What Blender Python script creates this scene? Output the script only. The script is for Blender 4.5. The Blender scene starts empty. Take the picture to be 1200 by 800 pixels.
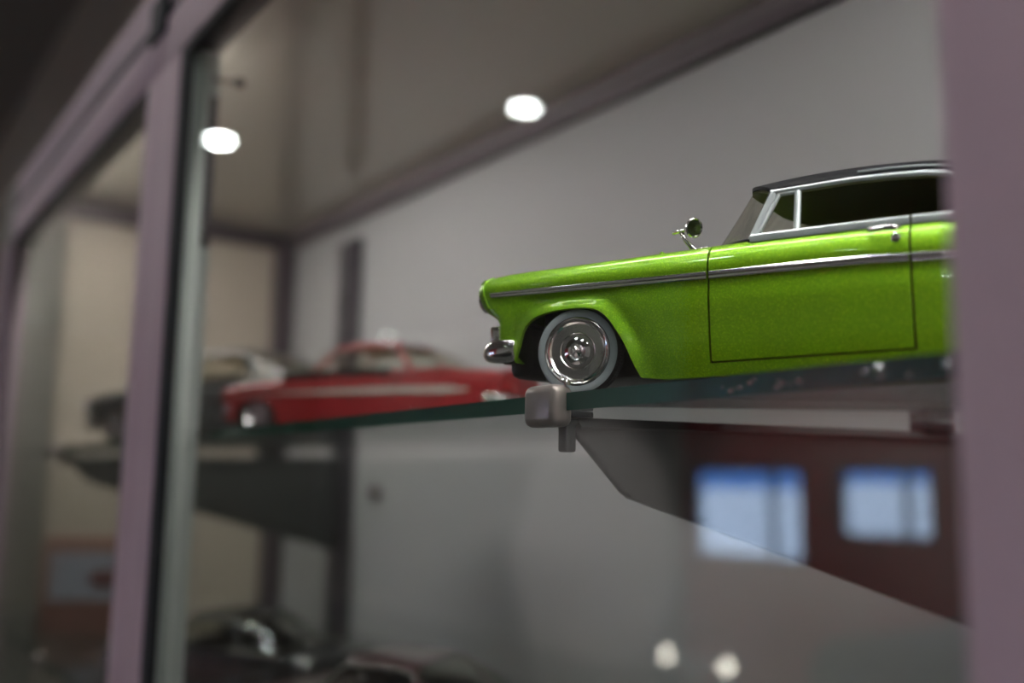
import bpy, bmesh, math, random
from mathutils import Vector, Matrix
random.seed(4)
S = bpy.context.scene
COL = S.collection
PI = math.pi

# ------------------------------------------------------------------ camera
# world: camera at the origin, X along the cabinet front, Y into the cabinet, Z up (metres)
def unit(v):
    return Vector(v).normalized()
F = 1167.0
cxm = unit((-825, -155, -F))                       # world -X seen from the camera
cp2 = unit((175, 400 - 570.6, -F))
cup = cp2.cross(cxm).normalized()
if cup.y < 0: cup = -cup
cX = -cxm
cY = cup.cross(cX)
Rm = Matrix((cX, cY, cup))                         # rows: world axes in camera coordinates
cd = bpy.data.cameras.new('camera'); cam = bpy.data.objects.new('camera', cd); COL.objects.link(cam)
cd.sensor_width = 36; cd.lens = 36 * F / 1200
cam.matrix_world = Rm.to_4x4()
cd.clip_start = 0.02; cd.clip_end = 60
cd.dof.use_dof = True; cd.dof.focus_distance = 0.342; cd.dof.aperture_fstop = 4.2
S.camera = cam

# ------------------------------------------------------------------ world, exposure
w = bpy.data.worlds.new('world'); S.world = w; w.use_nodes = True
w.node_tree.nodes['Background'].inputs[0].default_value = (0.62, 0.76, 1.0, 1)
w.node_tree.nodes['Background'].inputs[1].default_value = 5.2
S.view_settings.view_transform = 'Standard'; S.view_settings.look = 'None'
S.view_settings.gamma = 1.0; S.view_settings.use_curve_mapping = False
S.view_settings.exposure = 0.62
LED = 34.0          # radiance of the added LED strips
DOWN = 75.0         # radiance of the room's downlights

# ------------------------------------------------------------------ materials
def mat(name, col, rough=0.5, metal=0.0, noise=0.0, nscale=40.0, bump=0.0, bscale=200.0, coat=0.0, emis=None, spec=0.5):
    m = bpy.data.materials.new(name); m.use_nodes = True
    nt = m.node_tree; b = nt.nodes['Principled BSDF']
    b.inputs['Base Color'].default_value = (*col, 1); b.inputs['Roughness'].default_value = rough
    b.inputs['Metallic'].default_value = metal; b.inputs['Coat Weight'].default_value = coat
    b.inputs['Coat Roughness'].default_value = 0.03
    b.inputs['Specular IOR Level'].default_value = spec
    if emis:
        b.inputs['Emission Color'].default_value = (*emis[0], 1); b.inputs['Emission Strength'].default_value = emis[1]
    tc = nt.nodes.new('ShaderNodeTexCoord')
    if noise > 0:
        n = nt.nodes.new('ShaderNodeTexNoise'); n.inputs['Scale'].default_value = nscale; n.inputs['Detail'].default_value = 4
        nt.links.new(tc.outputs['Object'], n.inputs['Vector'])
        mx = nt.nodes.new('ShaderNodeMixRGB'); mx.blend_type = 'MIX'
        mx.inputs[1].default_value = (*[c * (1 - noise) for c in col], 1)
        mx.inputs[2].default_value = (*[min(1, c * (1 + noise)) for c in col], 1)
        nt.links.new(n.outputs['Fac'], mx.inputs[0]); nt.links.new(mx.outputs[0], b.inputs['Base Color'])
    if bump > 0:
        n2 = nt.nodes.new('ShaderNodeTexNoise'); n2.inputs['Scale'].default_value = bscale; n2.inputs['Detail'].default_value = 2
        nt.links.new(tc.outputs['Object'], n2.inputs['Vector'])
        bp = nt.nodes.new('ShaderNodeBump'); bp.inputs['Strength'].default_value = bump; bp.inputs['Distance'].default_value = 0.0002
        nt.links.new(n2.outputs['Fac'], bp.inputs['Height']); nt.links.new(bp.outputs[0], b.inputs['Normal'])
    return m

def flake_paint(name, col, flake, metal=0.5):
    m = mat(name, col, rough=0.44, metal=metal, coat=0.55)
    nt = m.node_tree; b = nt.nodes['Principled BSDF']
    tc = nt.nodes.new('ShaderNodeTexCoord')
    v = nt.nodes.new('ShaderNodeTexVoronoi'); v.inputs['Scale'].default_value = 4200
    nt.links.new(tc.outputs['Object'], v.inputs['Vector'])
    sx = nt.nodes.new('ShaderNodeSeparateColor'); nt.links.new(v.outputs['Color'], sx.inputs[0])
    r = nt.nodes.new('ShaderNodeMapRange'); r.inputs['From Min'].default_value = 0.72; r.inputs['From Max'].default_value = 1.0
    nt.links.new(sx.outputs[0], r.inputs['Value'])
    mx = nt.nodes.new('ShaderNodeMixRGB'); mx.inputs[1].default_value = (*col, 1); mx.inputs[2].default_value = (*flake, 1)
    nt.links.new(r.outputs[0], mx.inputs[0]); nt.links.new(mx.outputs[0], b.inputs['Base Color'])
    nm = nt.nodes.new('ShaderNodeBump'); nm.inputs['Strength'].default_value = 0.25; nm.inputs['Distance'].default_value = 0.0001
    nt.links.new(sx.outputs[1], nm.inputs['Height']); nt.links.new(nm.outputs[0], b.inputs['Normal'])
    return m

def thin_glass(name, tint=(1, 1, 1), ior=1.5, rough=0.0):
    m = bpy.data.materials.new(name); m.use_nodes = True; nt = m.node_tree; nt.nodes.clear()
    out = nt.nodes.new('ShaderNodeOutputMaterial'); mix = nt.nodes.new('ShaderNodeMixShader')
    tr = nt.nodes.new('ShaderNodeBsdfTransparent'); tr.inputs[0].default_value = (*tint, 1)
    gl = nt.nodes.new('ShaderNodeBsdfGlossy'); gl.inputs['Roughness'].default_value = rough
    fr = nt.nodes.new('ShaderNodeFresnel'); geo = nt.nodes.new('ShaderNodeNewGeometry')
    mr = nt.nodes.new('ShaderNodeMapRange'); mr.inputs['To Min'].default_value = ior; mr.inputs['To Max'].default_value = 1 / ior
    nt.links.new(geo.outputs['Backfacing'], mr.inputs['Value']); nt.links.new(mr.outputs[0], fr.inputs['IOR'])
    nt.links.new(fr.outputs[0], mix.inputs[0]); nt.links.new(tr.outputs[0], mix.inputs[1]); nt.links.new(gl.outputs[0], mix.inputs[2])
    nt.links.new(mix.outputs[0], out.inputs[0])
    return m

M = {}
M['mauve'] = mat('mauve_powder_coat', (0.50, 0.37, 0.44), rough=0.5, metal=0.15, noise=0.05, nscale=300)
M['alu'] = mat('pale_aluminium', (0.50, 0.53, 0.51), rough=0.4, metal=0.35)  # paler than the frame to carry interior light on the mullion side
M['gasket'] = mat('black_rubber', (0.012, 0.014, 0.018), rough=0.6)
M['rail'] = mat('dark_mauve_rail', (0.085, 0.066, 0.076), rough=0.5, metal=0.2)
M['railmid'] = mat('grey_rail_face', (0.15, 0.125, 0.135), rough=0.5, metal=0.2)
M['back'] = mat('back_panel_grey', (0.338, 0.332, 0.338), rough=0.6, noise=0.03, nscale=6)
M['end'] = mat('end_panel_beige', (0.50, 0.43, 0.36), rough=0.6, noise=0.03, nscale=6)
M['ceil'] = mat('cabinet_top_gloss', (0.58, 0.53, 0.46), rough=0.06, spec=0.9)
M['postgrey'] = mat('grey_post', (0.21, 0.20, 0.18), rough=0.5, metal=0.2)
M['upright'] = mat('charcoal_upright', (0.055, 0.048, 0.058), rough=0.5, metal=0.3)
M['bracket'] = mat('grey_bracket_paint', (0.066, 0.069, 0.070), rough=0.38, metal=0.3, noise=0.06, nscale=200)
M['clip'] = mat('cast_grey_clip', (0.36, 0.31, 0.30), rough=0.33, metal=0.6, noise=0.12, nscale=350, bump=0.5, bscale=500)
M['pane'] = thin_glass('door_glass', (0.97, 0.985, 0.975))
M['shelf'] = thin_glass('shelf_glass', (0.94, 0.965, 0.955), ior=1.45)
M['edge'] = mat('green_glass_edge', (0.010, 0.075, 0.055), rough=0.2, noise=0.35, nscale=60, bump=0.1, bscale=300, spec=0.35)
M['chrome'] = mat('chrome', (0.80, 0.78, 0.79), rough=0.09, metal=1.0)
M['foil'] = mat('foil_trim', (0.60, 0.64, 0.66), rough=0.34, metal=0.6)
M['black'] = mat('black_plastic', (0.010, 0.009, 0.010), rough=0.5)
M['tyre'] = mat('tyre_rubber', (0.014, 0.012, 0.013), rough=0.65)
M['whitewall'] = mat('grey_whitewall', (0.34, 0.375, 0.40), rough=0.5)
M['headliner'] = mat('dark_olive_trim', (0.16, 0.17, 0.06), rough=0.7)
M['green'] = flake_paint('lime_flake_paint', (0.19, 0.42, 0.0015), (0.42, 0.72, 0.006), 0.62)
M['red'] = mat('red_paint', (0.33, 0.010, 0.014), rough=0.5, coat=0.15)
M['grey_paint'] = mat('charcoal_paint', (0.035, 0.035, 0.035), rough=0.5)
M['dark_paint'] = mat('near_black_paint', (0.012, 0.013, 0.014), rough=0.25, coat=1.0)
M['satin_black'] = mat('satin_black_paint', (0.010, 0.010, 0.011), rough=0.6)
M['maroon'] = mat('maroon_paint', (0.05, 0.012, 0.015), rough=0.3, coat=1.0)
M['white_stripe'] = mat('ivory_stripe', (0.62, 0.58, 0.52), rough=0.4)
M['black_roof'] = mat('black_roof_paint', (0.006, 0.006, 0.009), rough=0.6, spec=0.15)
M['cglass'] = thin_glass('clear_plastic', (0.86, 0.86, 0.80))
M['hazy'] = thin_glass('hazy_plastic', (0.80, 0.80, 0.76), rough=0.35)
M['sglass'] = thin_glass('tinted_plastic', (0.50, 0.52, 0.36))
M['seat'] = mat('green_seat', (0.07, 0.13, 0.02), rough=0.6)
M['tan_seat'] = mat('tan_seat', (0.45, 0.36, 0.27), rough=0.6)
M['lamp_glass'] = mat('headlamp_lens', (0.75, 0.74, 0.7), rough=0.12, metal=0.6)
M['tail'] = mat('tail_lens', (0.45, 0.02, 0.02), rough=0.15, coat=1)
M['led'] = mat('fill_led', (0.9, 0.9, 0.9), emis=((1.0, 0.985, 0.95), LED * 1.8))
M['led_mid'] = mat('fill_led_mid', (0.9, 0.9, 0.9), emis=((1.0, 0.985, 0.95), LED * .9))
M['led_left'] = mat('fill_led_left', (0.9, 0.9, 0.9), emis=((1.0, 0.97, 0.92), LED * 3.6))
M['down'] = mat('downlight_lens', (0.9, 0.9, 0.9), emis=((0.92, 1.0, 0.97), DOWN))
M['glintlamp'] = mat('glint_lamp_lens', (0.9, 0.9, 0.9), emis=((1.0, 0.95, 0.82), 22))
M['tubelight'] = mat('fill_batten_lens', (0.9, 0.9, 0.9), emis=((1.0, 0.93, 0.90), 42.0))
M['down_dim'] = mat('dim_downlight_lens', (0.9, 0.9, 0.9), emis=((0.92, 1.0, 0.97), DOWN * .35))
M['white'] = mat('white_enamel', (0.7, 0.7, 0.7), rough=0.4)
M['roomwall'] = mat('dark_olive_wall_paint', (0.36, 0.315, 0.24), rough=0.8, noise=0.06, nscale=3)
M['redwall'] = mat('red_wall_paint', (0.70, 0.05, 0.065), rough=0.7, noise=0.1, nscale=3)
M['greywall'] = mat('grey_wall_paint', (0.72, 0.68, 0.67), rough=0.8, noise=0.05, nscale=2)
M['floor'] = mat('grey_concrete', (0.13, 0.13, 0.12), rough=0.35, noise=0.2, nscale=4)
M['ceiling'] = mat('room_ceiling_paint', (0.24, 0.22, 0.20), rough=0.8)
M['winframe'] = mat('window_frame_paint', (0.10, 0.12, 0.16), rough=0.5)
M['blueglass'] = thin_glass('blue_film_glass', (0.36, 0.56, 0.85))
M['clearpane'] = thin_glass('window_glass', (0.95, 0.97, 1.0))
M['plug'] = mat('brown_plug', (0.05, 0.018, 0.016), rough=0.6)
M['box_red'] = mat('box_print_red', (0.22, 0.10, 0.08), rough=0.6)
M['box_spot'] = mat('box_print_maroon', (0.12, 0.03, 0.035), rough=0.5)
M['box_blue'] = mat('box_print_pale_blue', (0.26, 0.27, 0.33), rough=0.5)

# ------------------------------------------------------------------ helpers
def tag(o, label, cat, group=None):
    o['label'] = label; o['category'] = cat
    if group: o['group'] = group
    return o
def empty(name, loc=(0, 0, 0), rot=(0, 0, 0)):
    o = bpy.data.objects.new(name, None); COL.objects.link(o)
    o.location = loc; o.rotation_euler = rot; o.empty_display_size = 0.01
    return o
def build(name, bm, mats, parent=None, smooth=False, angle=None):
    me = bpy.data.meshes.new(name)
    bmesh.ops.recalc_face_normals(bm, faces=bm.faces[:])
    bm.to_mesh(me); bm.free()
    for m in (mats if isinstance(mats, (list, tuple)) else [mats]): me.materials.append(m)
    if smooth:
        for p in me.polygons: p.use_smooth = True
        if angle: me.set_sharp_from_angle(angle=math.radians(angle))
    o = bpy.data.objects.new(name, me); COL.objects.link(o)
    if parent: o.parent = parent
    return o
def box(bm, x0, x1, y0, y1, z0, z1, bev=0.0, seg=2, mi=0):
    vs = [bm.verts.new((x, y, z)) for x in (x0, x1) for y in (y0, y1) for z in (z0, z1)]
    fs = [bm.faces.new([vs[i] for i in q]) for q in ((0, 1, 3, 2), (4, 6, 7, 5), (0, 4, 5, 1), (2, 3, 7, 6), (0, 2, 6, 4), (1, 5, 7, 3))]
    for f in fs: f.material_index = mi
    if bev > 0:
        es = list({e for f in fs for e in f.edges})
        bmesh.ops.bevel(bm, geom=es, offset=bev, segments=seg, profile=0.5, affect='EDGES')
    return bm
def boxo(name, dims, m, parent=None, bev=0.0, seg=2):
    return build(name, box(bmesh.new(), *dims, bev=bev, seg=seg), m, parent, smooth=bev > 0, angle=35)
def struct(o):
    o['kind'] = 'structure'; return o
def lathe(bm, prof, n=48, axis='y', centre=(0, 0, 0), mi=0, closed=False):
    rings = []
    for r, h in prof:
        ring = []
        for k in range(n):
            a = 2 * PI * k / n; c, s = r * math.cos(a), r * math.sin(a)
            p = {'y': (c, h, s), 'z': (c, s, h), 'x': (h, c, s)}[axis]
            ring.append(bm.verts.new((p[0] + centre[0], p[1] + centre[1], p[2] + centre[2])))
        rings.append(ring)
    for i in range(len(rings) - 1):
        for k in range(n):
            f = bm.faces.new((rings[i][k], rings[i][(k + 1) % n], rings[i + 1][(k + 1) % n], rings[i + 1][k])); f.material_index = mi
    for ring, rr in ((rings[0], prof[0][0]), (rings[-1], prof[-1][0])):
        if rr > 0 and not closed:
            f = bm.faces.new(ring); f.material_index = mi
    if closed:
        for k in range(n):
            f = bm.faces.new((rings[-1][k], rings[-1][(k + 1) % n], rings[0][(k + 1) % n], rings[0][k])); f.material_index = mi
    return bm
def tube(bm, pts, r, n=8, rz=None, caps=True):
    """sweep an ellipse (r, rz) along pts; rz is the radius along the vertical"""
    pts = [Vector(p) for p in pts]; rings = []
    for i, p in enumerate(pts):
        t = (pts[min(i + 1, len(pts) - 1)] - pts[max(i - 1, 0)]).normalized()
        up = Vector((0, 0, 1)) if abs(t.z) < 0.92 else Vector((1, 0, 0))
        sd = t.cross(up).normalized(); u2 = sd.cross(t).normalized()
        rr = r[i] if isinstance(r, (list, tuple)) else r
        rv = rr if rz is None else (rz[i] if isinstance(rz, (list, tuple)) else rz)
        rings.append([bm.verts.new(p + sd * rr * math.cos(2 * PI * k / n) + u2 * rv * math.sin(2 * PI * k / n)) for k in range(n)])
    for i in range(len(rings) - 1):
        for k in range(n):
            bm.faces.new((rings[i][k], rings[i][(k + 1) % n], rings[i + 1][(k + 1) % n], rings[i + 1][k]))
    if caps:
        bm.faces.new(rings[0]); bm.faces.new(rings[-1])
    return bm
def grid(bm, rows, mi=0, flip=False):
    V = [[bm.verts.new(p) for p in r] for r in rows]
    for i in range(len(V) - 1):
        for j in range(len(V[0]) - 1):
            q = (V[i][j], V[i][j + 1], V[i + 1][j + 1], V[i + 1][j])
            if len({v for v in q}) == 4:
                f = bm.faces.new(q); f.material_index = mi
    return V
def shell(name, rows, th, m, parent, inward):
    """a grid surface given real thickness: a second skin th behind it, joined at the rim"""
    bm = bmesh.new()
    A = grid(bm, rows)
    B = grid(bm, [[(p[0], p[1] + inward * th, p[2] - th * 0.2) for p in r] for r in rows])
    n, k = len(A), len(A[0])
    rim = [(0, j) for j in range(k)] + [(i, k - 1) for i in range(1, n)] + [(n - 1, j) for j in range(k - 2, -1, -1)] + [(i, 0) for i in range(n - 2, 0, -1)]
    for q in range(len(rim)):
        a, b = rim[q], rim[(q + 1) % len(rim)]
        try: bm.faces.new((A[a[0]][a[1]], A[b[0]][b[1]], B[b[0]][b[1]], B[a[0]][a[1]]))
        except ValueError: pass
    return build(name, bm, m, parent, smooth=True, angle=40)
def interp(tab, x):
    if x <= tab[0][0]: return tab[0][1]
    for (a, fa), (b, fb) in zip(tab, tab[1:]):
        if x <= b:
            t = (x - a) / (b - a) if b > a else 0
            return fa + (fb - fa) * t
    return tab[-1][1]
def smooth_interp(tab, x):
    """Catmull-Rom through the table"""
    if x <= tab[0][0]: return tab[0][1]
    if x >= tab[-1][0]: return tab[-1][1]
    for i in range(len(tab) - 1):
        if x <= tab[i + 1][0]:
            x0, y0 = tab[i]; x1, y1 = tab[i + 1]
            h = x1 - x0; t = (x - x0) / h
            def sl(k):
                a = tab[max(k - 1, 0)]; b = tab[min(k + 1, len(tab) - 1)]
                return (b[1] - a[1]) / (b[0] - a[0])
            m0, m1 = sl(i), sl(i + 1)
            return (2*t**3 - 3*t**2 + 1)*y0 + (t**3 - 2*t**2 + t)*h*m0 + (-2*t**3 + 3*t**2)*y1 + (t**3 - t**2)*h*m1
def lin(a, b, n): return [a + (b - a) * i / (n - 1) for i in range(n)]
def copy_tree(o, parent=None):
    c = o.copy(); COL.objects.link(c)
    if parent: c.parent = parent
    for ch in list(o.children): copy_tree(ch, c)
    return c

# ================================================================== room (the setting)
FZ, CZ = -1.40, 1.60
X0, X1, Y0, Y1 = -12.0, 3.0, -5.0, 0.60
struct(boxo('floor', (X0 - .1, X1 + .1, Y0 - .1, Y1 + .1, FZ - .1, FZ), M['floor']))
struct(boxo('ceiling', (X0 - .1, X1 + .1, Y0 - .1, Y1 + .1, CZ, CZ + .1), M['ceiling']))
struct(boxo('wall_back', (X0, X1, Y1, Y1 + .1, FZ, CZ), M['roomwall']))
struct(boxo('wall_left', (X0 - .1, X0, Y0, Y1, FZ, CZ), M['roomwall']))
struct(boxo('wall_right', (X1, X1 + .1, Y0, Y1, FZ, CZ), M['greywall']))
# wall opposite the cabinet with its windows: grey at the left, red from x=-5.35 on
wins = [(-5.34, -4.34, -0.49, 0.14), (-4.07, -3.40, -0.30, 0.14)]
bm = bmesh.new()
box(bm, X0, -5.42, Y0 - .1, Y0, FZ, CZ); box(bm, -2.6, X1, Y0 - .1, Y0, FZ, CZ)
struct(build('wall_front', bm, M['greywall']))
bm = bmesh.new()
edges = [-5.42] + [e for w_ in wins for e in w_[:2]] + [-2.6]
for a, b in zip(edges[0::2], edges[1::2]): box(bm, a, b, Y0 - .1, Y0, FZ, CZ)
for a, b, z0, z1 in wins:
    box(bm, a, b, Y0 - .1, Y0, FZ, z0); box(bm, a, b, Y0 - .1, Y0, z1, CZ)
struct(build('wall_front', bm, M['redwall']))
for i, (a, b, z0, z1) in enumerate(wins):
    r = empty('window_%d' % (i + 1), (a, Y0, z0)); struct(r)
    W_, H_ = b - a, z1 - z0
    bm = bmesh.new(); t = .03
    box(bm, 0, W_, -.07, -.02, 0, t); box(bm, 0, W_, -.07, -.02, H_ - t, H_)
    box(bm, 0, t, -.07, -.02, t, H_ - t); box(bm, W_ - t, W_, -.07, -.02, t, H_ - t)
    build('window_frame', bm, M['winframe'], r)
    boxo('mullion', (W_ * .72 - .012, W_ * .72 + .012, -.068, -.022, t, H_ - t), M['winframe'], r)
    boxo('pane', (t, W_ - t, -.048, -.042, t, H_ * .78), M['clearpane'], r)
    boxo('pane', (t, W_ - t, -.048, -.042, H_ * .78, H_ - t), M['blueglass'], r)
# ceiling downlights: three mirrored in the glass, the rest added to brighten the room
dl = [(-4.53, -1.08), (-3.32, -1.99), (-9.85, -4.8), (-0.45, -1.0), (0.5, -1.0), (1.6, -1.0), (0.2, -2.3), (1.6, -2.3), (-0.9, -3.6), (0.9, -3.6)]
dtext = ['ceiling downlight mirrored beside the cabinet mullion', 'ceiling downlight mirrored on the cabinet glass over the rear top rail', 'far ceiling downlight mirrored just above the red car roof']
for i, (x, y) in enumerate(dl):
    r = empty('downlight', (x, y, CZ))
    bm = bmesh.new(); lathe(bm, [(.052, 0), (.068, 0), (.066, -.006), (.052, -.008)], 32, 'z', closed=True)
    build('trim_ring', bm, M['white'], r, True, 30)
    bm = bmesh.new(); lathe(bm, [(.0515, -.001), (.0515, -.004)], 32, 'z'); build('lens', bm, M['down_dim' if i == 2 else 'down'], r)
    tag(r, dtext[i] if i < 3 else 'added ceiling downlight outside the picture, ' + ['nearest the cabinet behind the camera', 'second along the row behind the camera', 'rightmost of the row nearest the cabinet', 'middle of the room behind the camera', 'middle row towards the right wall', 'by the far wall, left of two', 'by the far wall, right of two'][i - 3], 'ceiling light', 'room downlights')

for i, x in enumerate((-6.6, -3.6, -0.6)):  # battens added out of sight to brighten the room
    r = empty('fill_batten', (x, -.52, CZ))
    boxo('housing', (-.62, .62, -.045, .045, -.04, 0), M['white'], r, .004)
    boxo('diffuser', (-.60, .60, -.035, .035, -.05, -.0405), M['tubelight'], r, .003)
    boxo('shade', (-.62, .62, .047, .051, -.17, 0), M['white'], r, .001)  # plate added to keep the batten light off the cabinet
    tag(r, ('leftmost', 'middle', 'rightmost')[i] + ' of three added ceiling battens above the cabinet front, outside the picture', 'ceiling light', 'added battens')
for i, (x, aim, pw, ang) in enumerate(((-5.2, (-6.5, -5.0, -.45), 420, 26), (-3.6, (-4.1, -5.0, -.55), 170, 34))):
    r = empty('fill_spot', (x, -.55, 1.50))  # spot added out of sight to brighten the mirrored wall
    bm = bmesh.new(); lathe(bm, [(0, .10), (.05, .10), (.055, -.06), (.048, -.06), (.045, .06), (0, .07)], 24, 'z')
    d_ = (Vector(aim) - Vector((x, -.55, 1.50))).normalized()
    h_ = build('lamp_can', bm, M['white'], r, True, 40); h_.rotation_euler = d_.to_track_quat('-Z', 'Y').to_euler()
    bm = bmesh.new(); tube(bm, [(0, 0, .06), (0, 0, .10)], .012, 10); build('stem', bm, M['white'], r, True, 40)
    ld = bpy.data.lights.new('spot', 'SPOT'); ld.energy = pw; ld.spot_size = math.radians(ang); ld.spot_blend = .5; ld.shadow_soft_size = .035; ld.color = (1.0, .95, .93)
    lo = bpy.data.objects.new('lamp', ld); COL.objects.link(lo); lo.parent = r; lo.rotation_euler = h_.rotation_euler
    lo.location = d_ * .075
    tag(r, 'added white ceiling spot aimed at the ' + ('grey wall' if i == 0 else 'red wall with windows') + ' behind the camera, outside the picture', 'ceiling light', 'added wall spots')
# ================================================================== display cabinet
cab = empty('display_cabinet', (-0.4, 0.36, FZ))
tag(cab, 'tall glass-fronted display cabinet with mauve grey metal framing', 'cabinet')
def cbox(name, dims, m, bev=0.0, parent=None):
    o = boxo(name, dims, m, None, bev)
    o.parent = parent or cab
    if not parent: o.matrix_parent_inverse = cab_inv
    return o
cab_inv = Matrix.Translation((0.4, -0.36, -FZ))
XL, XR, YF, YB = -1.33, 0.60, 0.178, 0.54
BZ = -0.80
cbox('back_panel', (XL - .02, XR, YB, YB + .018, BZ, .36), M['back'])
cbox('end_panel', (XL - .02, XL, .2412, YB, BZ, .36), M['end'])
cbox('end_panel', (XR, XR + .02, YF + .02, YB + .018, BZ, .36), M['end'])
cbox('top_panel', (XL - .02, XR + .02, YF + .022, YB + .018, .347, .362), M['ceil'])
cbox('bottom_panel', (XL - .02, XR + .02, YF + .02, YB, BZ - .02, BZ), M['back'])
cbox('base', (XL - .05, XR + .03, YF + .01, YB + .01, FZ, BZ - .02), M['mauve'])
# rails at the back and the side, under the glossy top
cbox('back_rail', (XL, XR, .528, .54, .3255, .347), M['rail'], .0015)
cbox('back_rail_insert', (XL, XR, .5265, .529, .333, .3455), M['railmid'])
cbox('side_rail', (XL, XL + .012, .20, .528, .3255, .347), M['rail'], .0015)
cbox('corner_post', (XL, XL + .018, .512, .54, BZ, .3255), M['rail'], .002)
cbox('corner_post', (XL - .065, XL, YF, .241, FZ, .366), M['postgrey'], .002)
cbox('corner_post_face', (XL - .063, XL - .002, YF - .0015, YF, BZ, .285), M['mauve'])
for x in (-1.150, -0.300, 0.54):
    u = cbox('upright', (x, x + .050, .530, .540, BZ, .302), M['upright'], .001)
    bm = bmesh.new()
    for k in range(22):
        for dx in (.014, .031):
            box(bm, x + dx, x + dx + .005, .5296, .5305, -.75 + k * .048, -.725 + k * .048)
    s_ = build('slots', bm, M['gasket'], cab); s_.matrix_parent_inverse = cab_inv; s_['kind'] = 'stuff'
bm = bmesh.new(); lathe(bm, [(0.0, .5285), (.004, .529), (.0075, .532), (.0075, .540)], 20, 'y', (-1.039, 0, -.0113))
p_ = build('rubber_plug', bm, M['plug'], cab, True, 40); p_.matrix_parent_inverse = cab_inv
# header above the doors
cbox('header', (XL - .065, XR + .02, YF + .001, .2005, .3340, .3675), M['mauve'], .0015)
cbox('header_groove', (XL - .060, XR + .02, YF + .0015, .2, .3225, .3345), M['gasket'])
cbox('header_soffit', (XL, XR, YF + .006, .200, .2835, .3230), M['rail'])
cbox('dark_gap', (-.723, -.686, YF - .003, YF + .004, .313, .346), M['gasket'], .001)  # black block standing in for the dark gap between the door frames
# doors
def door(x0, x1, y, ls, rs, left_gasket):
    d = empty('door', (x0, y, 0)); d.parent = cab; d.matrix_parent_inverse = cab_inv
    def pb(name, dims, m, bev=0.0):
        return boxo(name, (dims[0] - x0, dims[1] - x0, dims[2] - y, dims[3] - y, dims[4], dims[5]), m, d, bev)
    pb('top_rail', (x0, x1, y, y + .006, .2865, .3235), M['mauve'], .001)
    pb('bottom_rail', (x0, x1, y, y + .006, BZ, BZ + .05), M['mauve'], .001)
    pb('stile', (x0, x0 + ls, y, y + .018, BZ + .05, .2865), M['mauve'], .001)
    pb('stile', (x1 - rs, x1, y, y + .018, BZ + .05, .2865), M['mauve'], .001)
    pb('gasket', (x0 + ls, x1 - rs, y + .001, y + .006, .281, .2867), M['gasket'])
    if left_gasket: pb('gasket', (x0 + ls, x0 + ls + .0155, y + .001, y + .0055, BZ + .05, .281), M['gasket'])
    else: pb('gasket', (x0 + ls, x0 + ls + .004, y + .001, y + .006, BZ + .05, .281), M['gasket'])
    pb('pane', (x0 + ls + (.0160 if left_gasket else 0), x1 - rs, y + .0065, y + .0105, BZ + .04, .283), M['pane'])
    return d
door(XL + .001, -.6915, YF, .004, .036, False)
door(-.6905, .02, YF, .0405, .06, True)
door(.021, XR, YF, .04, .04, True)
cbox('mullion_lit_side', (-.6490, -.6345, .1836, .2008, BZ, .2835), M['alu'], .0008)  # same frame metal; interior light on this side is put into its colour
cbox('lock_bar', (-.6345, -.6325, .1945, .2005, .150, .252), M['rail'], .0005)
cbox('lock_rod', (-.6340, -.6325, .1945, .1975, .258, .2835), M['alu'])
bm = bmesh.new(); tube(bm, [(-.633, .1965, .2635), (-.628, .2035, .2625), (-.624, .208, .262)], .0014)
lathe(bm, [(0, -.003), (.0035, -.002), (.0035, .003), (0, .004)], 14, 'y', (-.623, .210, .2615))
o = build('lock_knob', bm, M['plug'], cab, True, 40); o.matrix_parent_inverse = cab_inv
# the wide post nearest the camera, standing proud of the doors
cbox('front_post', (-.0955, -.0100, .158, .172, BZ, .3265), M['mauve'], .0015)
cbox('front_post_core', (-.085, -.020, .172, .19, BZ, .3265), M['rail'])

# LED strips added out of sight to light the cabinet from above
def strip(x0, x1, y, z, label, m='led'):
    r = empty('fill_led_strip', ((x0 + x1) / 2, y, z))
    L = (x1 - x0) / 2
    boxo('housing', (-L, L, -.007, .007, 0, .005), M['alu'], r, .0005)
    boxo('diffuser', (-L + .003, L - .003, -.003, .003, -.0025, 0), M[m], r)
    tag(r, label, 'light', 'added cabinet lights')
strip(-.42, .50, .2085, .342, 'added LED strip light under the cabinet top behind the header, above the green car')
strip(-.15, .50, .300, .342, 'added LED strip light over the middle of the upper shelf, hidden by the wide post', 'led_mid')
strip(-1.25, -.75, .2085, .342, 'added LED strip light under the cabinet top behind the left door header', 'led_left')

# ================================================================== shelves
TS = 0.033                                             # the shelves sag to the front
def shelf(name, z, label):
    r = empty(name, (0, .209, z), (math.atan(TS), 0, 0))
    d = .314; g = XL + .021; h = .53
    bm = bmesh.new(); box(bm, g, h, .0006, d, 0, .006)
    build('glass_sheet', bm, M['shelf'], r)
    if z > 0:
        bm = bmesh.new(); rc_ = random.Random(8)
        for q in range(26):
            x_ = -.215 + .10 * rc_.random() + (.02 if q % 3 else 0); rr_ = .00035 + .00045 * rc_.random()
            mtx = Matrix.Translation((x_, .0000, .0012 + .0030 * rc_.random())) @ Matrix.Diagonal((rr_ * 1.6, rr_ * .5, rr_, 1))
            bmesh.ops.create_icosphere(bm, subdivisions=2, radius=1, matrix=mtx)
        e_ = build('sparkle_beads', bm, M['chrome'], r); e_['kind'] = 'stuff'  # chrome beads added to make the glass edge sparkle
    boxo('front_edge', (g, h, 0, .0014, .0000, .0060), M['edge'], r)
    tag(r, label, 'shelf'); return r
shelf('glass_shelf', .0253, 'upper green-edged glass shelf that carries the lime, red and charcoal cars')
shelf('glass_shelf', -.1850, 'lower glass shelf with the dark cars at the bottom of the picture')

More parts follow.
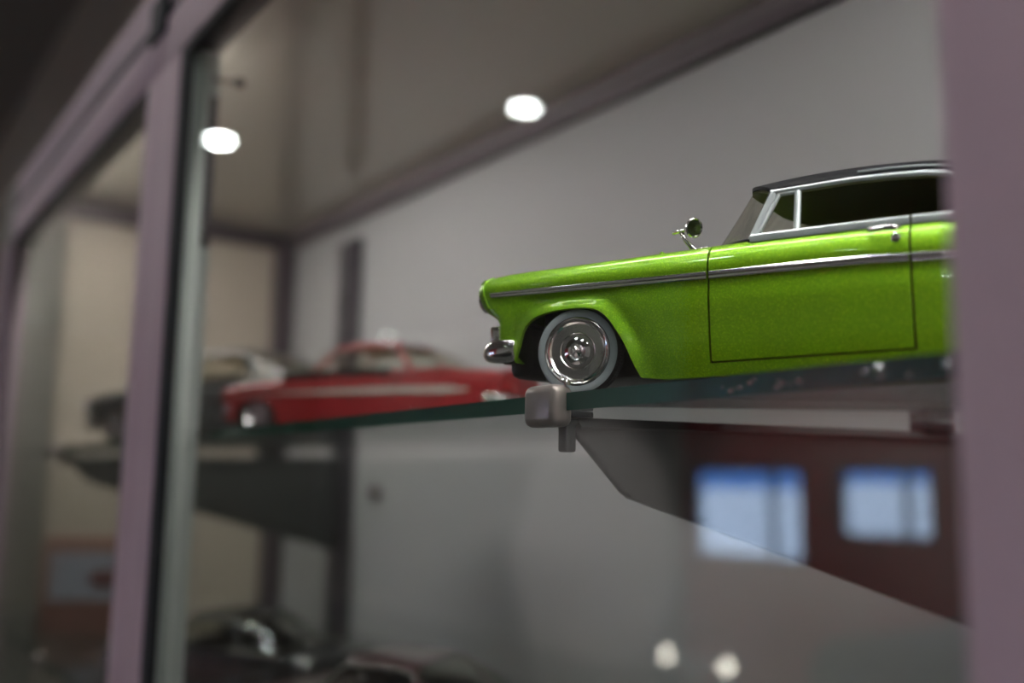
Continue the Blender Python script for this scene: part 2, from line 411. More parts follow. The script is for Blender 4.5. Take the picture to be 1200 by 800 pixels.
def bracket(x, dz, label):
    r = empty('shelf_bracket', (x, .209, dz))
    pts = [(.0063, .0233), (.0322, -.0031), (.3200, -.0826), (.3200, .0293), (.10, .0252)]
    pts = [(.0063, .0236), (.0100, .0170), (.0311, -.0025), (.0350, -.0042), (.3192, -.0828), (.3192, .0299)]
    bm = bmesh.new(); a = [bm.verts.new((-.002, p[0], p[1])) for p in pts]; b = [bm.verts.new((.002, p[0], p[1])) for p in pts]
    bm.faces.new(a); bm.faces.new(b[::-1]); n = len(pts)
    for i in range(n): bm.faces.new((a[i], b[i], b[(i + 1) % n], a[(i + 1) % n]))
    bmesh.ops.bevel(bm, geom=[e for e in bm.edges], offset=.0016, segments=3, affect='EDGES', profile=.5)
    build('arm', bm, M['bracket'], r, True, 50)
    bm = bmesh.new()
    tp = [(y, .0236 + (.0300 - .0236) * (y - .0063) / .3142) for y in lin(.0085, .3195, 12)]
    R = [[Vector((.0018, y, z - .0002)), Vector((.0052, y, z - .0034)), Vector((.0044, y, z - .0042)), Vector((.0018, y, z - .0038))] for y, z in tp]
    V = grid(bm, R); bm.faces.new(V[0]); bm.faces.new(V[-1])
    build('folded_lip', bm, M['bracket'], r)
    bm = bmesh.new(); box(bm, -.0105, .0075, -.006, .0035, -.0055 + .0253, .0090 + .0253, .003, 4)
    build('clip', bm, M['clip'], r, True, 50)
    boxo('clip_tongue', (-.003, .003, .001, .010, .0205, .0232), M['bracket'], r, .001)
    bm = bmesh.new(); lathe(bm, [(.0012, .0340), (.0012, .0352), (.0006, .0358)], 10, 'z', (.0065, .001, 0)); build('clip_pin', bm, M['chrome'], r, True, 40)
    bm = bmesh.new(); box(bm, -.002, .003, .0035, .0080, .0115, .0215, .0008)
    build('rubber_foot', bm, M['gasket'], r, True, 40)
    boxo('pad', (-.004, .005, .0035, .0140, .0235, .0256), M['gasket'], r, .0004)
    boxo('pad', (-.004, .005, .2140, .2390, .0270, .0325), M['gasket'], r, .0008)
    tag(r, label, 'bracket', 'shelf brackets'); return r
bracket(-.274, 0, 'grey tapering shelf bracket with rounded front clip under the lime car')
bracket(-1.118, 0, 'blurred dark shelf bracket under the charcoal car by the end panel')
bracket(-.274, -.2103, 'grey bracket under the lower glass shelf, right of the lower cars')
bracket(-1.118, -.2103, 'dark bracket under the lower glass shelf near the cabinet end')

# ================================================================== model cars (local units: mm, x from front wheel to tail, y from near side inwards)
W2 = 41.0
def make_car(name, sp, loc, yaw, scale=0.001, tilt=True):
    """sp: tables in mm describing the outline of the car; returns the root Empty"""
    root = empty(name, loc)
    Rt = Matrix.Rotation(math.atan(TS) if tilt else 0, 4, 'X') @ Matrix.Rotation(math.radians(yaw), 4, 'Z')
    root.matrix_world = Matrix.Translation(loc) @ Rt
    k = scale
    P = sp['paint']; hi = sp.get('detail', True)
    WB = sp['wb']; tail = sp['tail']; n0 = sp['nose'][0][0]
    ztop = lambda s: smooth_interp(sp['top'], s)
    ztrim = lambda s: interp(sp['trim'], s)
    nose_tab = sorted([(z, s) for s, z in sp['nosecurve']])
    snose = lambda z: smooth_interp(nose_tab, z)
    smin = min(s for z, s in nose_tab)
    tail_tab = sp['tailcurve']
    stail = lambda z: smooth_interp(tail_tab, z)
    smax = max(s for z, s in tail_tab)
    arch = sp['arch']; arch2 = [(WB + a, z) for a, z in sp['arch2']]
    def zbot(s):
        if s < arch[0][0]: return arch[0][1]
        if s <= arch[-1][0]: return smooth_interp(arch, s)
        if arch2[0][0] <= s <= arch2[-1][0]: return smooth_interp(arch2, s)
        if s > arch2[-1][0]: return arch2[-1][1] + (s - arch2[-1][0]) * .05
        return interp([(arch[-1][0], arch[-1][1]), (arch[-1][0] + 8, sp['rocker']), (arch2[0][0] - 3, sp['rocker']), (arch2[0][0], arch2[0][1])], s)
    def half(s):
        h = W2
        a = sp['corner']
        if s < smin + a: h -= 5.5 * (1 - math.sqrt(max(0, 1 - ((smin + a - s) / a) ** 2)))
        if s > smax - a: h -= 5.5 * (1 - math.sqrt(max(0, 1 - ((s - smax + a) / a) ** 2)))
        h -= max(0, (s - WB) / 60) ** 2 * 2
        return h
    def arch_dist(s, z):
        d = 1e9
        for tab in (arch, arch2):
            if tab[0][0] - 8 < s < tab[-1][0] + 8:
                for (a, za), (b, zb) in zip(tab, tab[1:]):
                    L = (b - a) ** 2 + (zb - za) ** 2
                    t = max(0, min(1, ((s - a) * (b - a) + (z - za) * (zb - za)) / L))
                    d = min(d, math.hypot(s - a - t * (b - a), z - za - t * (zb - za)))
        return d
    def inset(s, z):
        zt = ztrim(s); tp = ztop(s)
        if z <= zt:
            i = 0.9 * math.exp(-((zt - z - 3.5) / 3.0) ** 2) + 1.6 * max(0, (15 - z) / 12) ** 2
            d = arch_dist(s, z)
            i -= 1.1 * math.exp(-(d / 2.2) ** 2) - 0.5 * math.exp(-((d - 5) / 2) ** 2)
        else:
            q = min(1, (z - zt) / max(.1, tp - zt))
            i = sp['shoulder'] * (1 - math.sqrt(max(0, 1 - q * q * .985)))+ 0.25 * q
        return i
    def warp(s, z):
        a0 = arch[0][0]
        if s < a0:
            t = (a0 - s) / (a0 - smin); return a0 - t * (a0 - snose(z))
        a1 = arch2[-1][0]
        if s > a1:
            t = (s - a1) / (smax - a1); return a1 + t * (stail(z) - a1)
        return s
    def pt(s, z, side, extra=0.0):
        s2 = warp(s, z)
        hh = half(s) - inset(s, z) + extra
        return Vector((s2 * k, (W2 - side * hh) * k, z * k))
    nr = 12 if hi else 7; nu = 9 if hi else 5
    def rows(ss, side, zb=None, zt=None):
        out = []
        for s in ss:
            b = zb(s) if zb else zbot(s); m = ztrim(s); t = zt(s) if zt else ztop(s)
            zs = lin(b, m, nr) + [m + (t - m) * math.sin(PI / 2 * (i + 1) / nu) for i in range(nu)]
            out.append([pt(s, z, side) for z in zs])
        return out
    g1, g2 = sp['gap1'], sp['gap2']
    def cosl(a, b, n): return [a + (b - a) * (1 - math.cos(PI * i / (n - 1))) / 2 for i in range(n)]
    f = 1 if hi else .5
    sf = lin(smin, arch[0][0], int(14 * f) + 2)[:-1] + cosl(arch[0][0], arch[-1][0], int(46 * f))[:-1] + lin(arch[-1][0], g1 - .35, int(8 * f) + 2)
    # nose: finer columns at the rounded corner
    sf = sorted(set([smin + sp['corner'] * (1 - math.cos(PI / 2 * i / 6)) for i in range(6)] + [s for s in sf if s > smin + sp['corner'] * .98]))
    sr = lin(g2 + .35, arch2[0][0], int(6 * f) + 2)[:-1] + cosl(arch2[0][0], arch2[-1][0], int(40 * f))[:-1] + lin(arch2[-1][0], smax - sp['corner'], int(10 * f) + 2)[:-1]
    sr += [smax - sp['corner'] * math.cos(PI / 2 * i / 6) if i < 6 else smax for i in range(7)]
    db = sp['doorbot']
    th = 1.3 * k
    for side in (1, -1):
        inw = side
        shell('front_fender', rows(sf, side), th, P, root, inw)
        dsl = lin(g1 + .35, g2 - .35, int(22 * f) + 2)
        d = shell('door_skin', rows(dsl, side, zb=lambda s: db + .35), th, P, root, inw)
        shell('rocker_panel', [[pt(s, z, side) for z in lin(sp['rocker'], db - .35, 4)] for s in lin(g1 - .35 + .01, g2 + .3, 14)], th, P, root, inw)
        shell('rear_quarter', rows(sr, side), th, P, root, inw)
        # chrome or painted strip on each panel
        for nm, a, b, par in (('side_trim', sp['trimstart'], g1 - .45, root), ('side_trim', g1 + .45, g2 - .45, root), ('side_trim', g2 + .45, sp['trimend'], root)):
            bm = bmesh.new(); R = []
            for s in lin(a, b, 16):
                m = ztrim(s); hgt = interp(sp['trimw'], s) / 2
                ring = []
                for (dz, ex) in ((-1, -.3), (-1, .35), (-.75, .6), (-.2, .62), (0, .35), (.2, .62), (.75, .6), (1, .35), (1, -.3)):
                    p = pt(s, m + dz * hgt - .8, side); 
                    hh = half(s) - inset(s, m - .8) + ex
                    ring.append(Vector((p.x, (W2 - side * hh) * k, p.z)))
                R.append(ring)
            V = grid(bm, R); bm.faces.new(V[0]); bm.faces.new(V[-1][::-1])
            build(nm, bm, sp['trimmat'], root, True, 30)
        # inner black skin behind the shut lines
        boxo('inner_panel', ((arch[-1][0] + 2) * k, (arch2[0][0] - 2) * k, (W2 - side * 38.6) * k if side > 0 else (W2 + 36.8) * k, (W2 - 36.8) * k if side > 0 else (W2 + 38.6) * k, 5 * k, 43 * k), M['black'], root)
        # belt moulding
        for a, b in ((sp['pillar'][0], g2 - .4), (g2 + .4, sp['roof_end'])):
            bm = bmesh.new(); R = []
            for s in lin(a, b, 14):
                zt_ = ztop(s); hb = half(s) - sp['shoulder'] * sp.get('beltin', .62)
                ring = [(-.1, -1.0), (.75, -.9), (.85, .2), (.75, 1.2), (.3, 1.7), (-.9, 1.7), (-.9, -1.0)]
                R.append([Vector((s * k, (W2 - side * (hb + e)) * k, (zt_ + z_) * k)) for e, z_ in ring])
            V = grid(bm, R); bm.faces.new(V[0]); bm.faces.new(V[-1][::-1])
            build('belt_moulding', bm, sp['brightmat'], root, True, 30)
    # hood and rear deck between the shoulders
    def top_rows(ss, crown, peak=0.0):
        out = []
        for s in ss:
            r = []
            for i in range(19):
                u = -1 + 2 * i / 18
                hh = half(s) - sp['shoulder'] * .9 - .2
                sz = s if s > arch[0][0] and s < arch2[-1][0] else warp(s, ztop(s))
                r.append(Vector((sz * k, (W2 + u * hh) * k, (ztop(s) - .15 + crown * (1 - u * u)) * k)))
            out.append(r)
        return out
    def slab(nm, R, m):
        bm = bmesh.new(); A = grid(bm, R); B = grid(bm, [[p - Vector((0, 0, 1.2 * k)) for p in r] for r in R])
        n_, c_ = len(A), len(A[0])
        rim = [(0, j) for j in range(c_)] + [(i, c_ - 1) for i in range(1, n_)] + [(n_ - 1, j) for j in range(c_ - 2, -1, -1)] + [(i, 0) for i in range(n_ - 2, 0, -1)]
        for q in range(len(rim)):
            a, b = rim[q], rim[(q + 1) % len(rim)]
            bm.faces.new((A[a[0]][a[1]], A[b[0]][b[1]], B[b[0]][b[1]], B[a[0]][a[1]]))
        return build(nm, bm, m, root, True, 40)
    slab('hood', top_rows(lin(smin + .2, sp['cowl'] , 20), .6), P)
    slab('rear_deck', top_rows(lin(sp['roof_end'] - 6, smax - .2, 16), .8), P)
    # front face, grille, lamps
    def face(nm, fn, zlo, zhi, sgn, m):
        R = []
        for i in range(12):
            z = zlo + (zhi - zlo) * i / 11
            base = fn(z)
            R.append([Vector(((base + sgn * -1.0 * (1 - (u * u)) * 2.0 * (1 if sgn > 0 else 1)) * k, (W2 + u * (half(smin if sgn > 0 else smax) - .3)) * k, z * k)) for u in lin(-1, 1, 17)])
        bm = bmesh.new(); grid(bm, R); grid(bm, [[p + Vector((sgn * 1.2 * k, 0, 0)) for p in r] for r in R])
        return build(nm, bm, m, root, True, 50)
    face('front_panel', lambda z: snose(z) + .1, 29.5, nose_tab[-1][0] - .1, 1, P)
    face('rear_panel', lambda z: stail(z) - .1, 14, tail_tab[-1][0] - .1, -1, P)
    boxo('grille_backing', ((snose(24) + .5) * k, (snose(24) + 3) * k, 5 * k, 77 * k, 13 * k, 30 * k), M['black'], root)
    for z in (17.5, 21, 24.5, 28):
        boxo('grille_bar', ((snose(26) - 3.2) * k, (snose(26) + 1) * k, 9 * k, 73 * k, (z - .6) * k, (z + .6) * k), M['chrome'], root, .4 * k)
    for sd in (1, -1):
        yc = W2 - sd * 31
        bm = bmesh.new(); lathe(bm, [(4.0*k, 2*k), (5.1*k, 2*k), (5.3*k, -.6*k), (4.9*k, -1.1*k), (4.0*k, -.6*k)], 28, 'x', ((smin + .6) * k, yc * k, 39 * k * sp.get('lampz', 1)), closed=True)
        hb = build('headlamp_bezel', bm, M['chrome'], root, True, 40)
        bm = bmesh.new(); lathe(bm, [(4.05*k, 0), (3.2*k, -.7*k), (1.8*k, -1.15*k), (0, -1.3*k)], 28, 'x', ((smin + .6) * k, yc * k, 39 * k * sp.get('lampz', 1)))
        build('headlamp', bm, M['lamp_glass'], root, True)
        bm = bmesh.new(); lathe(bm, [(0, 1.6*k), (2.0*k, 1.3*k), (2.9*k, 0), (2.9*k, -1.5*k)], 24, 'x', ((smax - .3) * k, (W2 - sd * 30) * k, 27 * k))
        build('tail_lamp', bm, M['tail'], root, True)
        if sp.get('twin'):
            bm = bmesh.new(); lathe(bm, [(0, 1.6*k), (2.0*k, 1.3*k), (2.9*k, 0), (2.9*k, -1.5*k)], 24, 'x', ((smax - .3) * k, (W2 - sd * 21) * k, 27 * k))
            build('tail_lamp', bm, M['tail'], root, True)
    # bumpers: bar with bullet-ended wraps
    bz = sp['bumper_z']; bh = sp['bumper_h'] / 2
    for front in (True, False):
        a = smin if front else smax; sg = 1 if front else -1
        xo = a + sg * (3.2 if front else -1.5) ; end = (sp['bumper_end'] if front else smax - 14)
        path = [(end, -.6), (end - sg * 1.2, -.35), (end - sg * 4.4, -.2), (xo + sg * 5.5, .6), (xo + sg * 2.2, 2.4), (xo + sg * .5, 5.5), (xo + sg * .9, 12), (xo + sg * .8, 24), (xo + sg * .4, W2)]
        hs = [.74, .93, 1.0, .95, .70, .44, .40, .42, .42]; ws = [1.3, 1.9, 2.3, 2.5, 2.4, 2.1, 1.9, 1.7, 1.6]
        pts = []
        for (x_, y_) in path: pts.append((x_ , y_))
        full = pts + [(x_, 2 * W2 - y_) for x_, y_ in pts[::-1][1:]]
        hh = hs + hs[::-1][1:]; ww = ws + ws[::-1][1:]
        bm = bmesh.new()
        tube(bm, [Vector((x_ * k, y_ * k, bz * k)) for x_, y_ in full], [v * k for v in ww], 20, [v * bh * k for v in hh])
        o = build('bumper', bm, M['chrome'], root, True, 60)
        md = o.modifiers.new('sub', 'SUBSURF'); md.levels = 1; md.render_levels = 1
        if front and sp.get('guards'):
            for sd in (1, -1):
                yc = W2 - sd * 25
                bm = bmesh.new(); lathe(bm, [(0, -5*k), (2.0*k, -4.2*k), (3.1*k, -2*k), (3.4*k, 0), (3.4*k, 5*k)], 20, 'x', ((xo + 0) * k, yc * k, (bz + 6) * k))
                build('bumper_guard', bm, M['chrome'], root, True, 40)
                bm = bmesh.new(); box(bm, (xo + 1) * k, (xo + 5.5) * k, (W2 - sd * 33 - 2.5) * k, (W2 - sd * 33 + 2.5) * k, (bz + 4) * k, (bz + 10.5) * k, .9 * k, 3)
                build('parking_lamp', bm, M['chrome'], root, True, 40)
    # underbody
    boxo('chassis', ((arch[0][0] + 4) * k, (smax - 16) * k, 13 * k, 69 * k, 6 * k, 33 * k), M['black'], root, 1.5 * k)
    boxo('front_valance', ((smin + 12) * k, (arch[0][0] + 4) * k, 6 * k, 76 * k, 7.5 * k, 27 * k), M['black'], root, 3 * k)
    for sx in (0, WB):
        bm = bmesh.new(); tube(bm, [(sx * k, 6 * k, sp['R'] * k), (sx * k, 76 * k, sp['R'] * k)], 1.5 * k, 10); build('axle', bm, M['black'], root, True, 40)
    # wheels
    R_ = sp['R']; rr = sp['rim']
    tyre_prof = [(rr*.96, 1.2), (rr, .35), (rr+.5, .12), (R_ - 1.5, .1), (R_ - .7, .5), (R_ - .15, 1.3), (R_, 2.4), (R_, 6.6), (R_-.3, 7.6), (R_-1.5, 8.3), (rr, 8.5), (rr*.96, 7)]
    for i, (wx, sd, st) in enumerate(((0, 1, sp['steer']), (WB, 1, 0), (0, -1, sp['steer']), (WB, -1, 0))):
        wr = empty('wheel', (0, 0, 0)); wr.parent = root
        wr.location = (wx * k, (W2 - sd * (W2 - .9)) * k, R_ * k)
        wr.rotation_euler = (0, 0, math.radians(st) + (0 if sd > 0 else PI))
        bm = bmesh.new(); lathe(bm, [(r * k, h * k) for r, h in tyre_prof], 72 if hi else 32, 'y', closed=True)
        if hi:
            bm2 = bm
            for q in range(90):   # tread blocks
                a = 2 * PI * q / 90
                c, s_ = math.cos(a), math.sin(a)
                for y0, y1 in ((2.5, 4.2), (4.7, 6.4)):
                    r0, r1, dw = (R_ - .1) * k, (R_ + .22) * k, .32 * k
                    vs = [bm2.verts.new((c * r - s_ * t, y, s_ * r + c * t)) for r in (r0, r1) for y in (y0 * k, y1 * k) for t in (-dw, dw)]
                    for qd in ((4, 5, 7, 6), (0, 1, 5, 4), (2, 6, 7, 3), (0, 4, 6, 2), (1, 3, 7, 5)): bm2.faces.new([vs[z_] for z_ in qd])
        build('tyre', bm, M['tyre'], wr, True, 40)
        if sp['ww']:
            bm = bmesh.new(); lathe(bm, [((rr + .1) * k, .5 * k), ((rr + .15) * k, .06 * k), ((rr + 1.2) * k, -.06 * k), ((R_ - 1.1) * k, .02 * k), ((R_ - .45) * k, .35 * k), ((R_ - .6) * k, .9 * k), ((rr + .1) * k, .9 * k)], 72, 'y', closed=True)
            build('whitewall', bm, M['whitewall'], wr, True, 60)
        bm = bmesh.new()
        hub = [(1.0, .5), (.985, -.15), (.955, -.35), (.93, -.1), (.90, .05), (.86, -.12), (.80, .55), (.72, 1.35), (.66, 1.5), (.60, 1.0), (.555, .55), (.525, .30), (.50, .55), (.47, .95), (.40, .55), (.34, .15), (.27, -.15), (.235, -.05), (.20, .25), (.15, -.25), (.08, -.8), (0.0, -1.35)]
        lathe(bm, [(r * rr * k, h * k) for r, h in hub] , 72 if hi else 32, 'y')
        lathe(bm, [(rr * k, .5 * k), (rr * k, 6.5 * k), (rr * .3 * k, 6.5 * k)], 40, 'y')
        build('hubcap', bm, M['chrome'], wr, True, 28)
    # greenhouse
    rf = sp['roof']                                  # dict: front(u), edge(s), crown(s), inset
    ei = rf['inset']; re_ = sp['roof_end']
    def roof_pt(u, v):
        au = abs(u); t = 1 - au                        # t=0 at the edge, 1 at the centre
        sfv = rf['front'] + rf['sweep'] * (au ** 5)
        s = sfv + (re_ - sfv) * v
        ze = interp(rf['edge'], s); zc = smooth_interp(rf['crown'], s)
        g = (1 - (1 - t) ** 2.6) ** .55
        low = rf['edge'][0][1]
        drop = max(0, (low - ze))
        yi = ei - drop * rf['flare']
        return Vector((s * k, (W2 - (u) * (W2 - yi)) * k, (ze + (zc - ze) * g) * k))
    US = [math.sin(PI / 2 * x) for x in lin(-1, 1, 33 if hi else 19)]
    vc = rf.get('cut', 1)
    R = [[roof_pt(u, v) for u in US] for v in lin(0, vc, 34 if hi else 18)]
    slab('roof', R, sp['roofmat'])
    Rl = [[p - Vector((0, 0, 1.6 * k)) for p in r] for r in R]
    bm = bmesh.new(); grid(bm, Rl); grid(bm, [[p - Vector((0, 0, .5 * k)) for p in r] for r in Rl]); build('headliner', bm, sp['liner'], root, True)
    for sd in (1, -1):
        bm = bmesh.new()
        tube(bm, [roof_pt(sd, v) + Vector((0, -sd * .25 * k, -.6 * k)) for v in lin(0, rf['railend'] * min(1, vc), 26)], .55 * k, 8, .8 * k)
        build('drip_rail', bm, sp['brightmat'], root, True, 60)
        if hi:
            bm = bmesh.new()
            tube(bm, [roof_pt(sd * .985, v) + Vector((0, -sd * .15 * k, .55 * k)) for v in lin(.25, rf['railend'], 22)], .3 * k, 6, .35 * k)
            build('drip_rail', bm, sp['brightmat'], root, True, 60)
    # windscreen
    pb, ptp = sp['pillar'], sp['pillar_top']          # (s, z, inset)
    def ws(u, v):
        au = abs(u)
        bs = sp['ws_bot'] + (pb[0] - sp['ws_bot']) * au ** sp['wsexp']; ts = rf['front'] + .6 + (ptp[0] - rf['front'] - .6) * au ** 5
        bi = W2 - (W2 - pb[2]) * 1.0; ti = ptp[2]
        yb = pb[2] + (W2 - pb[2]) * (1 - au); yt = ptp[2] + (W2 - ptp[2]) * (1 - au)
        zb = pb[1] - .2 + sp.get('wscrown', 1.2) * (1 - au ** 3); zt2 = roof_pt(1 if False else min(1, au), 0).z / k - .9
        s = bs + (ts - bs) * v; y = yb + (yt - yb) * v; z = zb + (zt2 - zb) * v
        return Vector((s * k, (y if u > 0 else 2 * W2 - y) * k, z * k))
    UU = [math.sin(PI / 2 * x) for x in lin(-1, 1, 31)]
    bm = bmesh.new(); R = [[ws(u, v) for u in UU] for v in lin(0, 1, 9)]
    grid(bm, R)
    build('windscreen', bm, sp['frontglass'], root, True)
    bm = bmesh.new(); tube(bm, [ws(u, 0) + Vector((-.2 * k, 0, 0)) for u in UU], .6 * k, 6); build('windscreen_seal', bm, M['black'], root, True)
    # rear window
    bm = bmesh.new()
    R = []
    if vc < 1:
        cb = rf['cbase']
        for v in lin(0, 1, 12):
            row = []
            for u in lin(-1, 1, 21):
                a = roof_pt(u, vc); au = abs(u)
                sb = re_ + (cb - re_) * au ** 4
                b = Vector((sb * k, (W2 - u * (W2 - pb[2] - .5)) * k, (ztop(sb) + .5 + 1.0 * (1 - au ** 2)) * k))
                p = a.lerp(b, v); p.z += 4.5 * k * math.sin(PI * v) * (1 - au ** 3)
                row.append(p)
            R.append(row)
        for sd in (1, -1):
            bm3 = bmesh.new(); tube(bm3, [R[i][-1 if sd > 0 else 0] for i in range(12)], 3.2 * k, 8, 1.2 * k); build('c_pillar', bm3, P, root, True)
    else:
        for v in lin(.80, .985, 7):
            R.append([roof_pt(u, v) + Vector((.3 * k, 0, .35 * k)) for u in lin(-.7, .7, 15)])
    grid(bm, R); build('rear_window', bm, sp['rearglass'], root, True)
    zb_ = lambda s: ztop(s) + 1.2
    for sd in (1, -1):
        Y = lambda i: (W2 - sd * (W2 - i)) * k
        # A pillar, vent frame, side glass
        bm = bmesh.new(); tube(bm, [(pb[0] * k, Y(pb[2] - .1), (pb[1] - .6) * k), ((pb[0] + ptp[0]) / 2 * k, Y((pb[2] + ptp[2]) / 2 - .1), (pb[1] + ptp[1]) / 2 * k), (ptp[0] * k, Y(ptp[2] - .1), ptp[1] * k)], .95 * k, 8, 1.2 * k)
        build('a_pillar', bm, sp['brightmat'], root, True, 60)
        bm = bmesh.new(); tube(bm, [((pb[0] - 1.3) * k, Y(pb[2] + .1), (pb[1] - 1.2) * k), ((ptp[0] - 1.5) * k, Y(ptp[2] + .3), (ptp[1] + .3) * k)], .45 * k, 6)
        build('pillar_seal', bm, M['black'], root, True, 60)
        if sp.get('vent'):
            v0, v1, vt, vz = sp['vent']                # bottom front s, rear post s, top front s, top z
            zi = lambda z: pb[2] + (ptp[2] - pb[2]) * (z - pb[1]) / (ptp[1] - pb[1]) + .1
            bm = bmesh.new()
            zb0 = zb_(v0)
            loop = [(v0, zb0), (vt, vz), (v1 - .2, vz), (v1, zb0)]
            q = [Vector((s * k, Y(zi(z)), z * k)) for s, z in loop]
            for a, b in ((0, 1), (1, 2), (2, 3)): tube(bm, [q[a], q[b]], (1.15 if a == 2 else .8) * k, 8)
            build('vent_frame', bm, sp['brightmat'], root, True, 60)
            bm = bmesh.new(); bm.faces.new([bm.verts.new(p + Vector((0, sd * .2 * k, 0))) for p in q]); build('vent_glass', bm, M['cglass'], root)
        bm = bmesh.new(); T, B_ = [], []
        g0 = (sp['vent'][1] if sp.get('vent') else pb[0] + .5)
        for s in lin(g0, rf['glass_end'], 20):
            zt3 = max(zb_(s) + .05, interp(rf['edge'], s) - 1.0)
            drop = max(0, rf['edge'][0][1] - zt3 - 1.0)
            T.append(Vector((s * k, Y(ei + .6 - drop * rf['flare']), zt3 * k)))
            B_.append(Vector((s * k, Y(pb[2] + .6), zb_(s) * k)))
        if not sp.get('vent'): T[0] = Vector((pb[0] * k + 1 * k, Y(pb[2] + .6), (zb_(g0) + .05) * k)); 
        grid(bm, [B_, T]); build('side_glass', bm, sp['sideglass'], root)
        # inner quarter trim closes the rear of the cabin
        bm = bmesh.new(); box(bm, (pb[0] + 2) * k, (re_ - 14) * k, Y(6) if sd > 0 else Y(8), Y(8) if sd > 0 else Y(6), 34 * k, (ztop(90) - .5) * k)
        build('inner_trim', bm, sp['liner'], root)
    # interior
    boxo('cabin_floor', ((pb[0] - 8) * k, (re_ - 10) * k, 8 * k, 74 * k, 33 * k, 34 * k), sp['liner'], root)
    boxo('dashboard', ((pb[0] - 6) * k, (pb[0] + 3) * k, 9 * k, 73 * k, 34 * k, (ztop(50) - .8) * k), sp['liner'], root, 2 * k)
    for a in (84, 116):
        boxo('seat_cushion', ((a - 4) * k, (a + 9) * k, 10 * k, 72 * k, 34 * k, 38 * k), sp['seatmat'], root, 1.5 * k)
        boxo('seat_back', ((a + 8) * k, (a + 12) * k, 10 * k, 72 * k, 34 * k, (ztop(90) + 1.5) * k), sp['seatmat'], root, 1.8 * k)
    boxo('parcel_shelf', ((re_ - 34) * k, (re_ - 10) * k, 9 * k, 73 * k, (ztop(140) - 2) * k, (ztop(140) - 1) * k), sp['liner'], root)
    bm = bmesh.new()
    ring = [Vector(((pb[0] + 7 + math.sin(a) * 2.2) * k, (26 + 6.2 * math.cos(a)) * k, (ztop(60) + 1.0 + 5.6 * math.sin(a)) * k)) for a in lin(0, 2 * PI, 29)]
    tube(bm, ring, .42 * k, 6, caps=False); tube(bm, [ring[0], ring[14]], .35 * k, 6)
    tube(bm, [((pb[0] + 7) * k, 26 * k, (ztop(60) + 1) * k), ((pb[0] - 1) * k, 26 * k, (ztop(60) - 3.5) * k)], .6 * k, 6)
    build('steering_wheel', bm, sp['wheelmat'], root, True)
    root['k'] = k
    return root, pt, ztop, k

GREEN = dict(paint=M['green'], roofmat=M['black_roof'], wb=152, tail=214, nose=[(-43.7, 44)], corner=7,
    top=[(-44, 44.9), (-42.3, 45.5), (-38.4, 46.3), (-28.9, 46.9), (0, 47.1), (48, 47.5), (62, 47.6), (110, 47.0), (140, 46.0), (180, 45.2), (214, 44.5)],
    trim=[(-44, 39.2), (-35.6, 39.4), (25, 38.1), (48, 37.6), (96, 36.9), (128, 35.2), (214, 32.5)],
    nosecurve=[(-24.6, 12.8), (-27.5, 15.5), (-33.0, 20), (-33.6, 24), (-33.8, 29.0), (-37.2, 31.0), (-40.7, 33.7), (-42.8, 37.2), (-43.6, 40.6), (-43.7, 43.4), (-43.0, 45.0), (-41.5, 46)],
    tailcurve=[(9, 209), (20, 212), (36, 214), (44, 213), (46, 211)],
    arch=[(-24.5, 12.8), (-22.6, 18.4), (-20.4, 24.4), (-16.9, 27.8), (-11.6, 29.5), (-4.6, 30.2), (4.0, 30.1), (9.0, 28.9), (13.0, 25.9), (16.3, 21.3), (19.5, 15.9), (22.1, 9.8), (24.6, 4.6)],
    arch2=[(-21, 4.6), (-19, 12), (-16, 19), (-11, 23), (-4, 25), (4, 25), (11, 23), (16, 19), (19, 13), (21, 8)],
    rocker=3.6, shoulder=7.5, gap1=49.4, gap2=112.1, doorbot=8.1, trimstart=-35.8, trimend=206,
    trimw=[(-36, 1.7), (-20, 2.2), (48, 2.5), (180, 2.5)], trimmat=M['chrome'], brightmat=M['foil'],
    cowl=55, roof_end=182, steer=8, R=15.3, rim=12.1, ww=True, bumper_z=17.2, bumper_h=9.2, bumper_end=-24.3, guards=True,
    pillar=(62.8, 48.2, 5.6), pillar_top=(69.8, 64.0, 10.6), ws_bot=42, wsexp=3.2, wscrown=1.0,
    vent=(64.6, 77.6, 71.3, 62.8),
    roof=dict(front=57.5, sweep=11, inset=10.2, flare=.32, railend=.70, glass_end=141,
              edge=[(55, 64.3), (81, 64.4), (95, 64.5), (107.6, 63.8), (117.4, 62.8), (123.4, 61.3), (128, 58.6), (134, 54), (141, 48.3), (182, 47)],
              crown=[(55, 68.6), (62, 70.6), (76, 72.0), (90, 72.2), (104, 71.6), (117, 70.4), (126, 68.9), (145, 65), (165, 56), (182, 48.5)]),
    frontglass=M['cglass'], sideglass=M['sglass'], rearglass=M['sglass'], liner=M['headliner'], seatmat=M['seat'], wheelmat=M['black'])
shelfz = lambda y, z0=.0313: z0 + TS * (y - .209)
green, gpt, gtop, k = make_car('model_car', GREEN, (-.2711, .2169, shelfz(.2169)), 23)
tag(green, 'lime green two-door model car with black roof and whitewall tyres on the upper glass shelf', 'model car', 'model cars in the cabinet')
